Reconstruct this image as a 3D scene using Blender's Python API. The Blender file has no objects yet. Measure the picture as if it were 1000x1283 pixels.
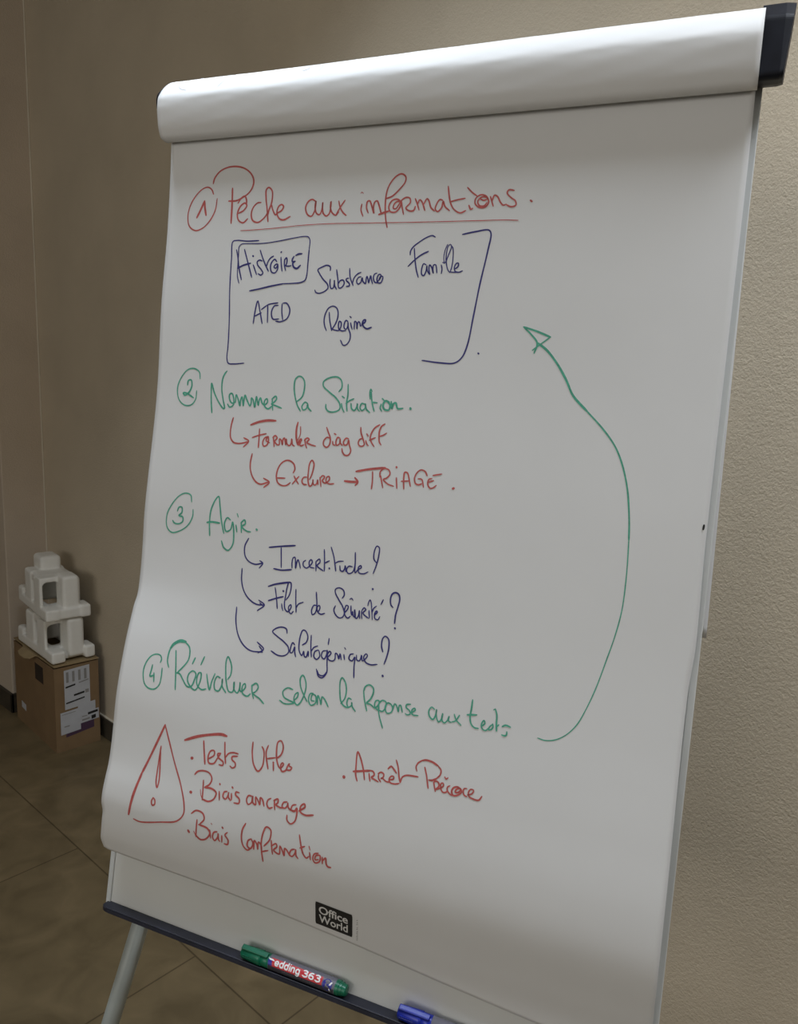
import bpy, bmesh, math, random
from mathutils import Vector, Matrix
random.seed(5)
S = bpy.context.scene
COL = S.collection

# ------------------------------------------------------------------ camera, exposure
def unit(v): return Vector(v).normalized()
YAW, PITCH, ROLL = 0.72318575, 0.17172618, -0.03834820
EYE = Vector((0, 0, 1.40))
def aim():
    fw = Vector((math.cos(YAW)*math.cos(PITCH), math.sin(YAW)*math.cos(PITCH), -math.sin(PITCH)))
    rt = Vector((math.sin(YAW), -math.cos(YAW), 0)); dn = fw.cross(rt)
    c, s = math.cos(ROLL), math.sin(ROLL)
    r2 = c*rt+s*dn; d2 = -s*rt+c*dn
    m = Matrix((r2, -d2, -fw)).transposed().to_4x4(); m.translation = EYE
    return m
cam_data = bpy.data.cameras.new('camera'); cam = bpy.data.objects.new('camera', cam_data); COL.objects.link(cam)
cam.matrix_world = aim()
cam_data.sensor_fit = 'HORIZONTAL'; cam_data.sensor_width = 36; cam_data.lens = 36*948.687/1000
cam_data.clip_start = .02
S.camera = cam
S.view_settings.view_transform = 'Standard'; S.view_settings.look = 'None'
S.view_settings.gamma = 1; S.view_settings.use_curve_mapping = False
S.view_settings.exposure = -0.04

# ------------------------------------------------------------------ world and lights
W = bpy.data.worlds.new('world'); S.world = W; W.use_nodes = True
W.node_tree.nodes['Background'].inputs[0].default_value = (.62, .66, .74, 1)
W.node_tree.nodes['Background'].inputs[1].default_value = .05
def area(name, loc, target, sx, sy, power, col, spread=180):
    d = bpy.data.lights.new(name, 'AREA'); d.shape = 'RECTANGLE'; d.size = sx; d.size_y = sy
    d.energy = power; d.color = col; d.spread = math.radians(spread)
    o = bpy.data.objects.new(name, d); COL.objects.link(o); o.location = loc
    o.rotation_euler = (Vector(target)-Vector(loc)).to_track_quat('-Z', 'Y').to_euler()
    return o
area('fill_light', (-.9, -2.7, 1.9), (.9, 1.0, 1.35), 2.0, 1.2, 8, (1.0, .978, .935))  # window daylight inferred behind the camera, grazing the right wall
area('fill_light', (-2.9, .5, 1.75), (1.2, 1.1, 1.45), 2.2, 1.2, 25, (1.0, .978, .935))  # added fill from the far side; no window is known there
area('ceiling_light', (.50, 1.00, 2.74), (.60, .80, 0), .60, .30, 9.0, (.78, .88, 1.0), 112)
area('ceiling_light', (.86, -.25, 2.74), (.95, -.10, .2), .45, .45, 9.5, (.86, .92, 1.0), 115)

# ------------------------------------------------------------------ materials
def mat(name, col, rough=.6, metal=0, var=0, vscale=8, bump=0, bscale=60, bdist=.002, var2=None, detail=6, coat=0, spec=None):
    m = bpy.data.materials.new(name); m.use_nodes = True
    nt = m.node_tree; b = nt.nodes['Principled BSDF']
    b.inputs['Base Color'].default_value = (*col, 1); b.inputs['Roughness'].default_value = rough
    b.inputs['Metallic'].default_value = metal
    if spec is not None: b.inputs['Specular IOR Level'].default_value = spec
    if coat: b.inputs['Coat Weight'].default_value = coat
    tc = nt.nodes.new('ShaderNodeTexCoord')
    if var:
        n = nt.nodes.new('ShaderNodeTexNoise'); n.inputs['Scale'].default_value = vscale; n.inputs['Detail'].default_value = detail
        r = nt.nodes.new('ShaderNodeValToRGB')
        c2 = var2 or tuple(min(1, c*(1+var)) for c in col)
        r.color_ramp.elements[0].color = (*[c*(1-var) for c in col], 1); r.color_ramp.elements[1].color = (*c2, 1)
        r.color_ramp.elements[0].position = .3; r.color_ramp.elements[1].position = .7
        nt.links.new(tc.outputs['Object'], n.inputs['Vector']); nt.links.new(n.outputs['Fac'], r.inputs[0])
        nt.links.new(r.outputs[0], b.inputs['Base Color'])
    if bump:
        n = nt.nodes.new('ShaderNodeTexNoise'); n.inputs['Scale'].default_value = bscale; n.inputs['Detail'].default_value = 4
        bp = nt.nodes.new('ShaderNodeBump'); bp.inputs['Strength'].default_value = bump; bp.inputs['Distance'].default_value = bdist
        nt.links.new(tc.outputs['Object'], n.inputs['Vector']); nt.links.new(n.outputs['Fac'], bp.inputs['Height'])
        nt.links.new(bp.outputs[0], b.inputs['Normal'])
    return m

def plaster(name, col):
    """rough rendered plaster: leathery grain at several sizes"""
    m = mat(name, col, .78, var=.06, vscale=3)
    nt = m.node_tree; b = nt.nodes['Principled BSDF']; tc = [n for n in nt.nodes if n.type == 'TEX_COORD'][0]
    hs = []
    for sc, st, dim in ((165, 1.0, 2.5), (380, .7, 2), (30, .5, 1)):
        n = nt.nodes.new('ShaderNodeTexNoise'); n.inputs['Scale'].default_value = sc; n.inputs['Detail'].default_value = 3
        n.inputs['Distortion'].default_value = .35
        nt.links.new(tc.outputs['Object'], n.inputs['Vector'])
        mu = nt.nodes.new('ShaderNodeMath'); mu.operation = 'MULTIPLY'; mu.inputs[1].default_value = st
        nt.links.new(n.outputs['Fac'], mu.inputs[0]); hs.append(mu)
    a = hs[0]
    for h in hs[1:]:
        ad = nt.nodes.new('ShaderNodeMath'); ad.operation = 'ADD'
        nt.links.new(a.outputs[0], ad.inputs[0]); nt.links.new(h.outputs[0], ad.inputs[1]); a = ad
    bp = nt.nodes.new('ShaderNodeBump'); bp.inputs['Strength'].default_value = .6; bp.inputs['Distance'].default_value = .0021
    nt.links.new(a.outputs[0], bp.inputs['Height']); nt.links.new(bp.outputs[0], b.inputs['Normal'])
    return m

def tiles(name):
    m = bpy.data.materials.new(name); m.use_nodes = True
    nt = m.node_tree; b = nt.nodes['Principled BSDF']; b.inputs['Roughness'].default_value = .5
    L = nt.links.new
    g = nt.nodes.new('ShaderNodeNewGeometry'); sp = nt.nodes.new('ShaderNodeSeparateXYZ'); L(g.outputs['Position'], sp.inputs[0])
    cb = nt.nodes.new('ShaderNodeCombineXYZ')
    ax = nt.nodes.new('ShaderNodeMath'); ax.inputs[1].default_value = 12.2-1.115; L(sp.outputs['Y'], ax.inputs[0])
    ay = nt.nodes.new('ShaderNodeMath'); ay.inputs[1].default_value = 6.1+.61-.922; L(sp.outputs['X'], ay.inputs[0])
    L(ax.outputs[0], cb.inputs[0]); L(ay.outputs[0], cb.inputs[1])
    br = nt.nodes.new('ShaderNodeTexBrick'); br.offset = .5; br.offset_frequency = 2; br.squash = .25; br.squash_frequency = 2
    br.inputs['Scale'].default_value = 1; br.inputs['Brick Width'].default_value = 2.44; br.inputs['Row Height'].default_value = .61
    br.inputs['Mortar Size'].default_value = .0022; br.inputs['Mortar Smooth'].default_value = .1
    br.inputs['Color1'].default_value = (1, 1, 1, 1); br.inputs['Color2'].default_value = (.93, .93, .93, 1); br.inputs['Mortar'].default_value = (.45, .42, .38, 1)
    L(cb.outputs[0], br.inputs['Vector'])
    n1 = nt.nodes.new('ShaderNodeTexNoise'); n1.inputs['Scale'].default_value = 9; n1.inputs['Detail'].default_value = 7; n1.inputs['Distortion'].default_value = .6
    L(g.outputs['Position'], n1.inputs['Vector'])
    r = nt.nodes.new('ShaderNodeValToRGB')
    r.color_ramp.elements[0].position = .34; r.color_ramp.elements[0].color = (.134,.098,.048,1)
    r.color_ramp.elements[1].position = .68; r.color_ramp.elements[1].color = (.208,.154,.080,1)
    L(n1.outputs['Fac'], r.inputs[0])
    mx = nt.nodes.new('ShaderNodeMixRGB'); mx.blend_type = 'MULTIPLY'; mx.inputs[0].default_value = 1
    L(r.outputs[0], mx.inputs[1]); L(br.outputs['Color'], mx.inputs[2]); L(mx.outputs[0], b.inputs['Base Color'])
    bp = nt.nodes.new('ShaderNodeBump'); bp.inputs['Strength'].default_value = .25; bp.inputs['Distance'].default_value = .001
    L(n1.outputs['Fac'], bp.inputs['Height']); L(bp.outputs[0], b.inputs['Normal'])
    return m

M = {
 'wall': plaster('taupe_plaster', (.585, .500, .375)),
 'column': plaster('brown_plaster', (.60, .505, .40)),
 'ceiling': mat('ceiling_paint', (.70, .70, .69), .9, var=.03),
 'floor': tiles('brown_floor_tile'),
 'skirting': mat('dark_skirting', (.060, .050, .036), .5, var=.2, vscale=20),
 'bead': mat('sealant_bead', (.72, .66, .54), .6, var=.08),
 'paper': mat('flipchart_paper', (.735, .730, .715), .75, var=.012, vscale=9, bump=.10, bscale=26, bdist=.0018),
 'board': mat('white_board_enamel', (.74, .745, .715), .35, var=.02, vscale=10),
 'frame': mat('pale_grey_frame', (.66, .68, .67), .35, var=.03),
 'black': mat('black_plastic', (.007, .008, .013), .5, spec=.16, var=.2, vscale=60, bump=.1, bscale=400, bdist=.0005),
 'tray': mat('navy_black_plastic', (.018, .020, .034), .45, var=.25, vscale=50),
 'tube': mat('grey_painted_tube', (.33, .35, .325), .45, metal=.1, var=.1, vscale=25),
 'red': mat('red_ink', (.50, .095, .085), .7, var=.18, vscale=240),
 'navy': mat('navy_ink', (.030, .028, .175), .7, var=.2, vscale=240),
 'green': mat('green_ink', (.070, .365, .245), .7, var=.2, vscale=240),
 'faint': mat('faint_ink', (.62, .61, .65), .7, var=.1),
 'logo': mat('black_print', (.012, .011, .010), .6, var=.1),
 'white_print': mat('white_print', (.72, .71, .68), .6, var=.04),
 'grey_print': mat('grey_print', (.28, .27, .26), .6, var=.1),
 'green_plastic': mat('green_plastic', (.004, .135, .070), .32, var=.12, vscale=90),
 'blue_plastic': mat('blue_plastic', (.010, .025, .33), .3, var=.12, vscale=90),
 'film': mat('lilac_grey_film', (.155, .150, .185), .4, var=.06),
 'film_dark': mat('dark_film', (.045, .045, .060), .4, var=.06),
 'label_red': mat('label_red', (.56, .030, .040), .4, var=.05),
 'label_blue': mat('label_blue', (.020, .022, .26), .4, var=.05),
 'label_white': mat('label_white', (.85, .85, .85), .4, var=.02),
 'card': mat('brown_cardboard', (.235, .150, .075), .8, var=.10, vscale=14, bump=.15, bscale=90, bdist=.001),
 'card_lid': mat('lid_cardboard', (.33, .24, .125), .8, var=.08, vscale=14),
 'hole_shade': mat('painted_hole_shade', (.030, .018, .010), .9, var=.15),
 'sticker': mat('white_sticker', (.52, .53, .56), .6, var=.05, vscale=30),
 'purple': mat('purple_print', (.075, .036, .075), .7, var=.1),
 'foam': mat('white_polystyrene', (.82, .80, .74), .85, var=.03, vscale=30, bump=.3, bscale=260, bdist=.001),
}

# ------------------------------------------------------------------ helpers
def link(name, bm, m, root=None, parent=None, smooth=False):
    """one mesh object from world-space geometry; root = the thing's Empty, parent = the part above it"""
    off = root.location if root else Vector((0, 0, 0))
    bmesh.ops.recalc_face_normals(bm, faces=bm.faces)
    me = bpy.data.meshes.new(name)
    for v in bm.verts: v.co -= off
    if smooth:
        for f in bm.faces: f.smooth = True
    bm.to_mesh(me); bm.free()
    me.materials.append(m)
    o = bpy.data.objects.new(name, me); COL.objects.link(o)
    p = parent or root
    if p: o.parent = p
    return o
def thing(name, loc, label, cat, group=None):
    o = bpy.data.objects.new(name, None); COL.objects.link(o); o.location = loc; o.empty_display_size = .05
    o['label'] = label; o['category'] = cat
    if group: o['group'] = group
    return o
def struct(name, bm, m):
    o = link(name, bm, m); o['kind'] = 'structure'; return o
def add_box(bm, lo, hi, frame=None, bevel=0, seg=2):
    """axis-aligned box lo..hi, carried by frame = (origin, ex, ey, ez)"""
    r = bmesh.ops.create_cube(bm, size=1); vs = r['verts']
    lo, hi = Vector(lo), Vector(hi)
    for v in vs: v.co = Vector(((v.co[i]+.5)*(hi[i]-lo[i])+lo[i] for i in range(3)))
    if bevel:
        es = list({e for v in vs for e in v.link_edges})
        out = bmesh.ops.bevel(bm, geom=es, offset=bevel, segments=seg, profile=.5, affect='EDGES')
        vs = list({v for f in out['faces'] for v in f.verts} | {v for v in vs if v.is_valid})
    if frame:
        o, a, b, c = frame
        for v in vs: v.co = o+a*v.co.x+b*v.co.y+c*v.co.z
    return vs
def add_tube(bm, a, b, r0, r1=None, n=20):
    a, b = Vector(a), Vector(b); d = (b-a).normalized(); r1 = r0 if r1 is None else r1
    x = d.orthogonal().normalized(); y = d.cross(x)
    R = [[bm.verts.new(p+(x*math.cos(t)+y*math.sin(t))*r) for t in [2*math.pi*k/n for k in range(n)]] for p, r in ((a, r0), (b, r1))]
    for k in range(n): bm.faces.new((R[0][k], R[0][(k+1) % n], R[1][(k+1) % n], R[1][k]))
    bm.faces.new(R[0]); bm.faces.new(R[1])
def add_lathe(bm, o, ax, ref, prof, n=32):
    """surface of revolution: prof = (distance along ax, radius)"""
    ax = ax.normalized(); x = (ref-ax*ref.dot(ax)).normalized(); y = ax.cross(x); rings = []
    for a, r in prof:
        rings.append([bm.verts.new(o+ax*a+(x*math.cos(t)+y*math.sin(t))*r) for t in [2*math.pi*k/n for k in range(n)]])
    for p, q in zip(rings, rings[1:]):
        for k in range(n): bm.faces.new((p[k], p[(k+1) % n], q[(k+1) % n], q[k]))
    bm.faces.new(rings[0]); bm.faces.new(rings[-1])
def add_prism(bm, pts, vec, inset=0):
    """polygon of world points pushed along vec"""
    a = [bm.verts.new(p) for p in pts]; b = [bm.verts.new(p+vec) for p in pts]; n = len(pts)
    bm.faces.new(a); bm.faces.new(b)
    for k in range(n): bm.faces.new((a[k], a[(k+1) % n], b[(k+1) % n], b[k]))
def add_grid(bm, fn, ns, nt):
    V = [[bm.verts.new(fn(i/ns, j/nt)) for j in range(nt+1)] for i in range(ns+1)]
    for i in range(ns):
        for j in range(nt): bm.faces.new((V[i][j], V[i+1][j], V[i+1][j+1], V[i][j+1]))
    return V
def hermite(x, t):
    """smooth curve through the (position, value) pairs of t"""
    if x <= t[0][0]: return t[0][1]
    if x >= t[-1][0]: return t[-1][1]
    i = 0
    while x > t[i+1][0]: i += 1
    def slope(j):
        a, b = t[max(j-1, 0)], t[min(j+1, len(t)-1)]
        return (b[1]-a[1])/(b[0]-a[0])
    (x0, y0), (x1, y1) = t[i], t[i+1]
    L = x1-x0; k = (x-x0)/L
    return ((2*k**3-3*k*k+1)*y0+(k**3-2*k*k+k)*L*slope(i)
            + (-2*k**3+3*k*k)*y1+(k**3-k*k)*L*slope(i+1))
def text_mesh(body, size, bold=0, spacing=1.0):
    """outline letters as triangles in 2D, finely cut so they can be laid on curved surfaces"""
    c = bpy.data.curves.new('lettering', 'FONT'); c.body = body; c.size = size; c.offset = bold; c.space_character = spacing; c.resolution_u = 4
    o = bpy.data.objects.new('lettering', c); COL.objects.link(o)
    bpy.context.view_layer.update()
    me = o.to_mesh(); bm = bmesh.new(); bm.from_mesh(me); o.to_mesh_clear()
    bpy.data.objects.remove(o); bpy.data.curves.remove(c)
    bmesh.ops.remove_doubles(bm, verts=bm.verts, dist=1e-6)
    bmesh.ops.triangulate(bm, faces=bm.faces)
    bmesh.ops.subdivide_edges(bm, edges=bm.edges, cuts=3, use_grid_fill=True)
    bmesh.ops.triangulate(bm, faces=bm.faces)
    xs = [v.co.x for v in bm.verts]; ys = [v.co.y for v in bm.verts]
    return bm, min(xs), max(xs), min(ys), max(ys)

# ------------------------------------------------------------------ the room
WX, CX, CY = 1.323, 1.160, 3.092         # long wall, face of the column, its return
bm = bmesh.new(); add_box(bm, (-3.3, -3.3, -.1), (WX+.2, 5.2, 0)); struct('floor', bm, M['floor'])
bm = bmesh.new(); add_box(bm, (-3.3, -3.3, 2.80), (WX+.2, 5.2, 2.9)); struct('ceiling', bm, M['ceiling'])
bm = bmesh.new(); add_box(bm, (WX, -3.3, 0), (WX+.2, 5.2, 2.80)); struct('wall_right', bm, M['wall'])
bm = bmesh.new(); add_box(bm, (-3.3, 5.0, 0), (WX, 5.2, 2.80)); struct('wall_back', bm, M['wall'])
bm = bmesh.new(); add_box(bm, (-3.3, -3.3, 0), (-3.1, 5.0, 2.80)); struct('wall_left', bm, M['ceiling'])
bm = bmesh.new(); add_box(bm, (-3.1, -3.3, 0), (WX, -3.1, 2.80)); struct('wall_front', bm, M['ceiling'])
bm = bmesh.new(); add_box(bm, (CX, CY, 0), (WX, 5.0, 2.80), bevel=.004); struct('wall_column', bm, M['column'])
bm = bmesh.new(); add_box(bm, (WX-.011, -3.1, 0), (WX, CY, .080), bevel=.002); struct('baseboard_right', bm, M['skirting'])
bm = bmesh.new(); add_box(bm, (WX-.007, -3.1, .080), (WX, CY, .0845), bevel=.001); struct('trim_1', bm, M['bead'])
bm = bmesh.new(); add_box(bm, (CX-.011, CY-.011, 0), (CX, 5.0, .080), bevel=.002); add_box(bm, (CX-.011, CY-.011, 0), (WX-.011, CY, .080), bevel=.002)
struct('baseboard_left', bm, M['skirting'])

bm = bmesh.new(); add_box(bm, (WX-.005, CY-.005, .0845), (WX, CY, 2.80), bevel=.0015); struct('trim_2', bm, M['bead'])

# ------------------------------------------------------------------ flipchart easel
# board frame of reference: u to the right, v up the leaning board, w towards the room
BH = Vector((math.cos(-1.24778492), math.sin(-1.24778492), 0))
BV = Vector((.16704832, .05591690, .98436180)); BN = BH.cross(BV)
B0 = Vector((.439512, .888041, .690273))
def B(u, v, w=0.0): return B0+BH*u+BV*v+BN*w
FR = (B0, BH, BV, BN)
base = B(.35, 0, -.05); base.z = 0
easel = thing('flipchart_easel', base, 'flipchart easel with white board, black clamp bar, dark pen tray and grey tubular legs', 'easel')
bm = bmesh.new(); add_box(bm, (.006, .0005, -.0125), (.6960, 1.0555, -.0005), FR); link('board', bm, M['board'], easel)
bm = bmesh.new()
for lo, hi in (((-.001, -.002, -.015), (.0065, 1.062, .0015)), ((.6955, -.002, -.015), (.7028, 1.062, .0015)),
               ((.0065, -.002, -.015), (.6955, .004, -.0125)), ((.0065, 1.056, -.015), (.6955, 1.062, .0005))):
    add_box(bm, lo, hi, FR, bevel=.001)
o = link('board_frame', bm, M['frame'], easel); o['label'] = 'pale grey metal edging'
def skew(u): return -.0095*u/.7
def cap_pts(u, prof): return [B(u, v+skew(u), w) for w, v in prof]
bar = [(-.018, 1.020), (.026, 1.021), (.042, 1.024), (.046, 1.040), (.040, 1.064), (.022, 1.078), (-.016, 1.074)]
bm = bmesh.new(); add_prism(bm, cap_pts(.002, bar), BH*.694+BV*skew(.694)); clamp = link('clamp_bar', bm, M['black'], easel)
def rounded(poly, r, n=4):
    out = []; m = len(poly)
    for k in range(m):
        p, a, b = Vector(poly[k]), Vector(poly[k-1]), Vector(poly[(k+1) % m])
        ra = min(r, (a-p).length*.45); rb = min(r, (b-p).length*.45)
        A = p+(a-p).normalized()*ra; Bq = p+(b-p).normalized()*rb
        for s in range(n+1):
            x = s/n; out.append(tuple(A*(1-x)**2+p*2*x*(1-x)+Bq*x*x))
    return out
RCAP = rounded([(-.022, 1.045), (.026, 1.0205), (.048, 1.0135), (.0535, 1.0150), (.0530, 1.0700), (.036, 1.0925), (.020, 1.0990), (-.022, 1.099)], .004)
LCAP = rounded([(-.010, 1.050), (.044, 1.050), (.0475, 1.070), (.030, 1.093), (-.010, 1.095)], .008)
for prof, secs in ((RCAP, ((.6955, 1, 0), (.7148, 1, 0), (.7152, 1, .05), (.7185, .97, .85), (.7190, .965, 1))), (LCAP, ((.006, 1, 0), (-.0140, 1, 0), (-.0165, .97, 0), (-.0170, .90, 0)))):
    bm = bmesh.new(); rings = []
    cw = sum(p[0] for p in prof)/len(prof); cv = sum(p[1] for p in prof)/len(prof)
    for u, k, fl in secs:
        rings.append([bm.verts.new(B(u+fl*.0055*(cv+(v-cv)*k-1.02)/.08, cv+(v-cv)*k+skew(max(u, 0)), cw+(w-cw)*k)) for w, v in prof])
    n = len(prof)
    for p, q in zip(rings, rings[1:]):
        for k in range(n): bm.faces.new((p[k], p[(k+1) % n], q[(k+1) % n], q[k]))
    bm.faces.new(rings[0]); bm.faces.new(rings[-1])
    ob = link('end_cap', bm, M['black'], easel, clamp)
    for f in ob.data.polygons: f.use_smooth = False
# pen tray: shallow ledge with a low lip and rounded ends
def tray_outline(u0, u1, d, r):
    p = [(u0, -.0135)]
    p += [(u0, 0.0)]
    for k in range(7):
        t = math.pi-k*math.pi/12; p.append((u0+r+r*math.cos(t)*1.0, d-r*.6+r*.6*math.sin(t)))
    for k in range(7):
        t = math.pi/2-k*math.pi/12; p.append((u1-r+r*math.cos(t), d-r*.6+r*.6*math.sin(t)))
    p += [(u1, 0.0), (u1, -.0135)]
    return p
bm = bmesh.new(); add_prism(bm, [B(u, -.0015, w) for u, w in tray_outline(.003, .702, .0175, .016)], BV*.0045)
add_box(bm, (.014, .003, .0150), (.691, .0048, .0172), FR, bevel=.0006)
link('pen_tray', bm, M['tray'], easel)
def ground(p, z=0): p = p.copy(); p.z = z; return p
legs = ((B(.050, .55, -.026), B(-.105, -.700, -.026)), (B(.652, .55, -.026), B(.807, -.700, -.026)), (B(.35, .66, -.034), None))
for i, (a, b) in enumerate(legs):
    if b is None: b = Vector((.870, .662, 0))
    else:                                          # the front legs run straight from mid board to the floor through the tray line
        t0 = B(.047 if i == 0 else .655, 0, -.026); d = (b-t0).normalized(); a = t0-d*.16; b = t0+d*(-t0.z/d.z)
    bm = bmesh.new(); add_tube(bm, a, b+Vector((0, 0, .02)), .0118); leg = link('leg', bm, M['tube'], easel, smooth=False)
    for f in leg.data.polygons: f.use_smooth = len(f.vertices) == 4
    bm = bmesh.new(); add_lathe(bm, b, Vector((0, 0, 1)), Vector((1, 0, 0)), ((0, .014), (.003, .0155), (.03, .0145), (.034, .0125)), 20)
    link('foot', bm, M['black'], easel, leg)
for lo, hi in (((.030, .02, -.040), (.080, .16, -.0151)), ((.620, .02, -.040), (.670, .16, -.0151)), ((.30, .60, -.055), (.40, .72, -.0151))):
    bm = bmesh.new(); add_box(bm, lo, hi, FR, bevel=.003); link('leg_bracket', bm, M['tube'], easel)

# ------------------------------------------------------------------ flipchart pad
LEFT_BOW = ((.03,.006),(.066,.010),(.085,.019),(.105,.0275),(.150,.0335),(.175,.0325),(.205,.0285),(.24,.0268),(.288,.0262),(.325,.0235),
            (.367,.0185),(.405,.0122),(.44,.0078),(.49,.0070),(.55,.0088),(.69,.0105),(.81,.0180),(.90,.0226),(.975,.0275),(1.02,.0315))
MID_BOW = ((.02,.005),(.055,.008),(.085,.0145),(.14,.0255),(.19,.0265),(.26,.0215),(.36,.0140),(.46,.0100),(.60,.0098),(.72,.0120),(.85,.0190),(.95,.0258),(1.02,.0312))
def sheet_depth(u, v):
    """how far the hanging top sheet stands off the board, metres"""
    k = math.exp(-(max(u, 0)/.17)**2)
    d = k*hermite(v, LEFT_BOW)+(1-k)*hermite(v-.03*(u-.25)*math.exp(-(v/.3)**2), MID_BOW)
    return d+.0009*math.sin(8*v+4*u)*math.sin(9*u+1.0)*min(1, max(0, (1.0-v)*4))

def lay(u, v, lift): return B(u, v, sheet_depth(u, v)+lift)
BOTTOM = ((.003, .0830), (.0087, .0806), (.0229, .0803), (.1294, .0788), (.2082, .0765), (.3246, .0690), (.3767, .0654), (.4656, .0582), (.5392, .0535), (.6, .0500), (.697, .0455))
LEFT_EDGE = ((.08, .0015), (.095, .0005), (.107, .0028), (.127, .0051), (.138, .0060), (.149, .0032), (.20, .0046), (.29, .0028), (.403, .0033), (.422, .0056), (.476, .0032), (.53, .0012), (.69, .0033), (.81, .0022), (.90, .0040), (1.01, .0026))
RIGHT_EDGE = ((.04, .6975), (.23, .6968), (.42, .6957), (.47, .6982), (.57, .6967), (.94, .6972), (1.01, .6966))
pad = thing('flipchart_pad', B(.35, 1.01, .01), 'white flipchart pad clamped on the easel, top sheet covered in red, navy and green handwriting', 'paper pad')
bm = bmesh.new(); add_box(bm, (.012, .115, .0016), (.6955, 1.004, .0052), FR); link('sheet_stack', bm, M['paper'], pad)
def sheet_pt(s, t):
    ub = .003+.694*s
    vb = hermite(ub, BOTTOM); vt = 1.0165+skew(ub)
    tt = t*t*.35+t*.65
    v = vb+(vt-vb)*tt
    u = hermite(v, LEFT_EDGE)*(1-s)+hermite(v, RIGHT_EDGE)*s
    return lay(u, v, 0)
bm = bmesh.new(); add_grid(bm, sheet_pt, 110, 190)
sheet = link('top_sheet', bm, M['paper'], pad, smooth=True)
md = sheet.modifiers.new('thickness', 'SOLIDIFY'); md.thickness = .0003; md.offset = -1
# make the solidified side lie behind: front face normal towards the room
if sheet.data.polygons[500].normal.dot(BN) < 0:
    sheet.data.flip_normals()
# earlier sheets, thrown over the clamp bar and hanging down behind the board
ROLL_PROFILE = [(.0305, 1.0165), (.0390, 1.0100), (.0500, 1.0105), (.0560, 1.0180), (.0600, 1.0300), (.0632, 1.0460), (.0622, 1.0575), (.0530, 1.0745), (.0415, 1.0865),
        (.0265, 1.0930), (.0090, 1.0940), (-.0070, 1.0880), (-.0190, 1.0750), (-.0250, 1.0550), (-.0270, 1.0200), (-.0280, .95), (-.0285, .85), (-.0300, .70), (-.0310, .58), (-.0315, .474)]
def crspline(P, n):
    out = []
    for i in range(len(P)-1):
        p0, p1, p2, p3 = P[max(i-1, 0)], P[i], P[i+1], P[min(i+2, len(P)-1)]
        for k in range(n):
            t = k/n
            out.append(tuple(.5*(2*b+(c-a)*t+(2*a-5*b+4*c-d)*t*t+(3*b-a-3*c+d)*t**3) for a, b, c, d in zip(p0, p1, p2, p3)))
    out.append(tuple(P[-1])); return out
RP = crspline(ROLL_PROFILE, 6)
def roll_pt(s, t, lift=0):
    x = t*(len(RP)-1); i = min(int(x), len(RP)-2); k = x-i
    w = RP[i][0]*(1-k)+RP[i+1][0]*k; v = RP[i][1]*(1-k)+RP[i+1][1]*k
    dw = RP[i+1][0]-RP[i][0]; dv = RP[i+1][1]-RP[i][1]; L = math.hypot(dw, dv) or 1
    nw, nv = dv/L, -dw/L                                   # outward
    front = max(0, 1-abs(t-.33)/.3)
    wob = front*(.0004*math.sin(9*s+2)+.00012*math.sin(17*s+60*t)+.00010*math.sin(47*s-100*t+1)+.00005*math.sin(131*s+150*t))
    u = .0025+.6955*s
    over = min(1, max(0, (t-.62)/.38))
    u += over*.0090*s
    return B(u, v+nv*(wob+lift)+skew(u)*(1-over), w+nw*(wob+lift))
bm = bmesh.new(); add_grid(bm, roll_pt, 120, len(RP)-1)
rollo = link('flipped_sheets', bm, M['paper'], pad, smooth=True)
md = rollo.modifiers.new('thickness', 'SOLIDIFY'); md.thickness = .0012; md.offset = -1
if rollo.data.polygons[20].normal.dot(BN) < 0: rollo.data.flip_normals()
rollo['label'] = 'earlier sheets rolled over the clamp bar'

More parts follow.
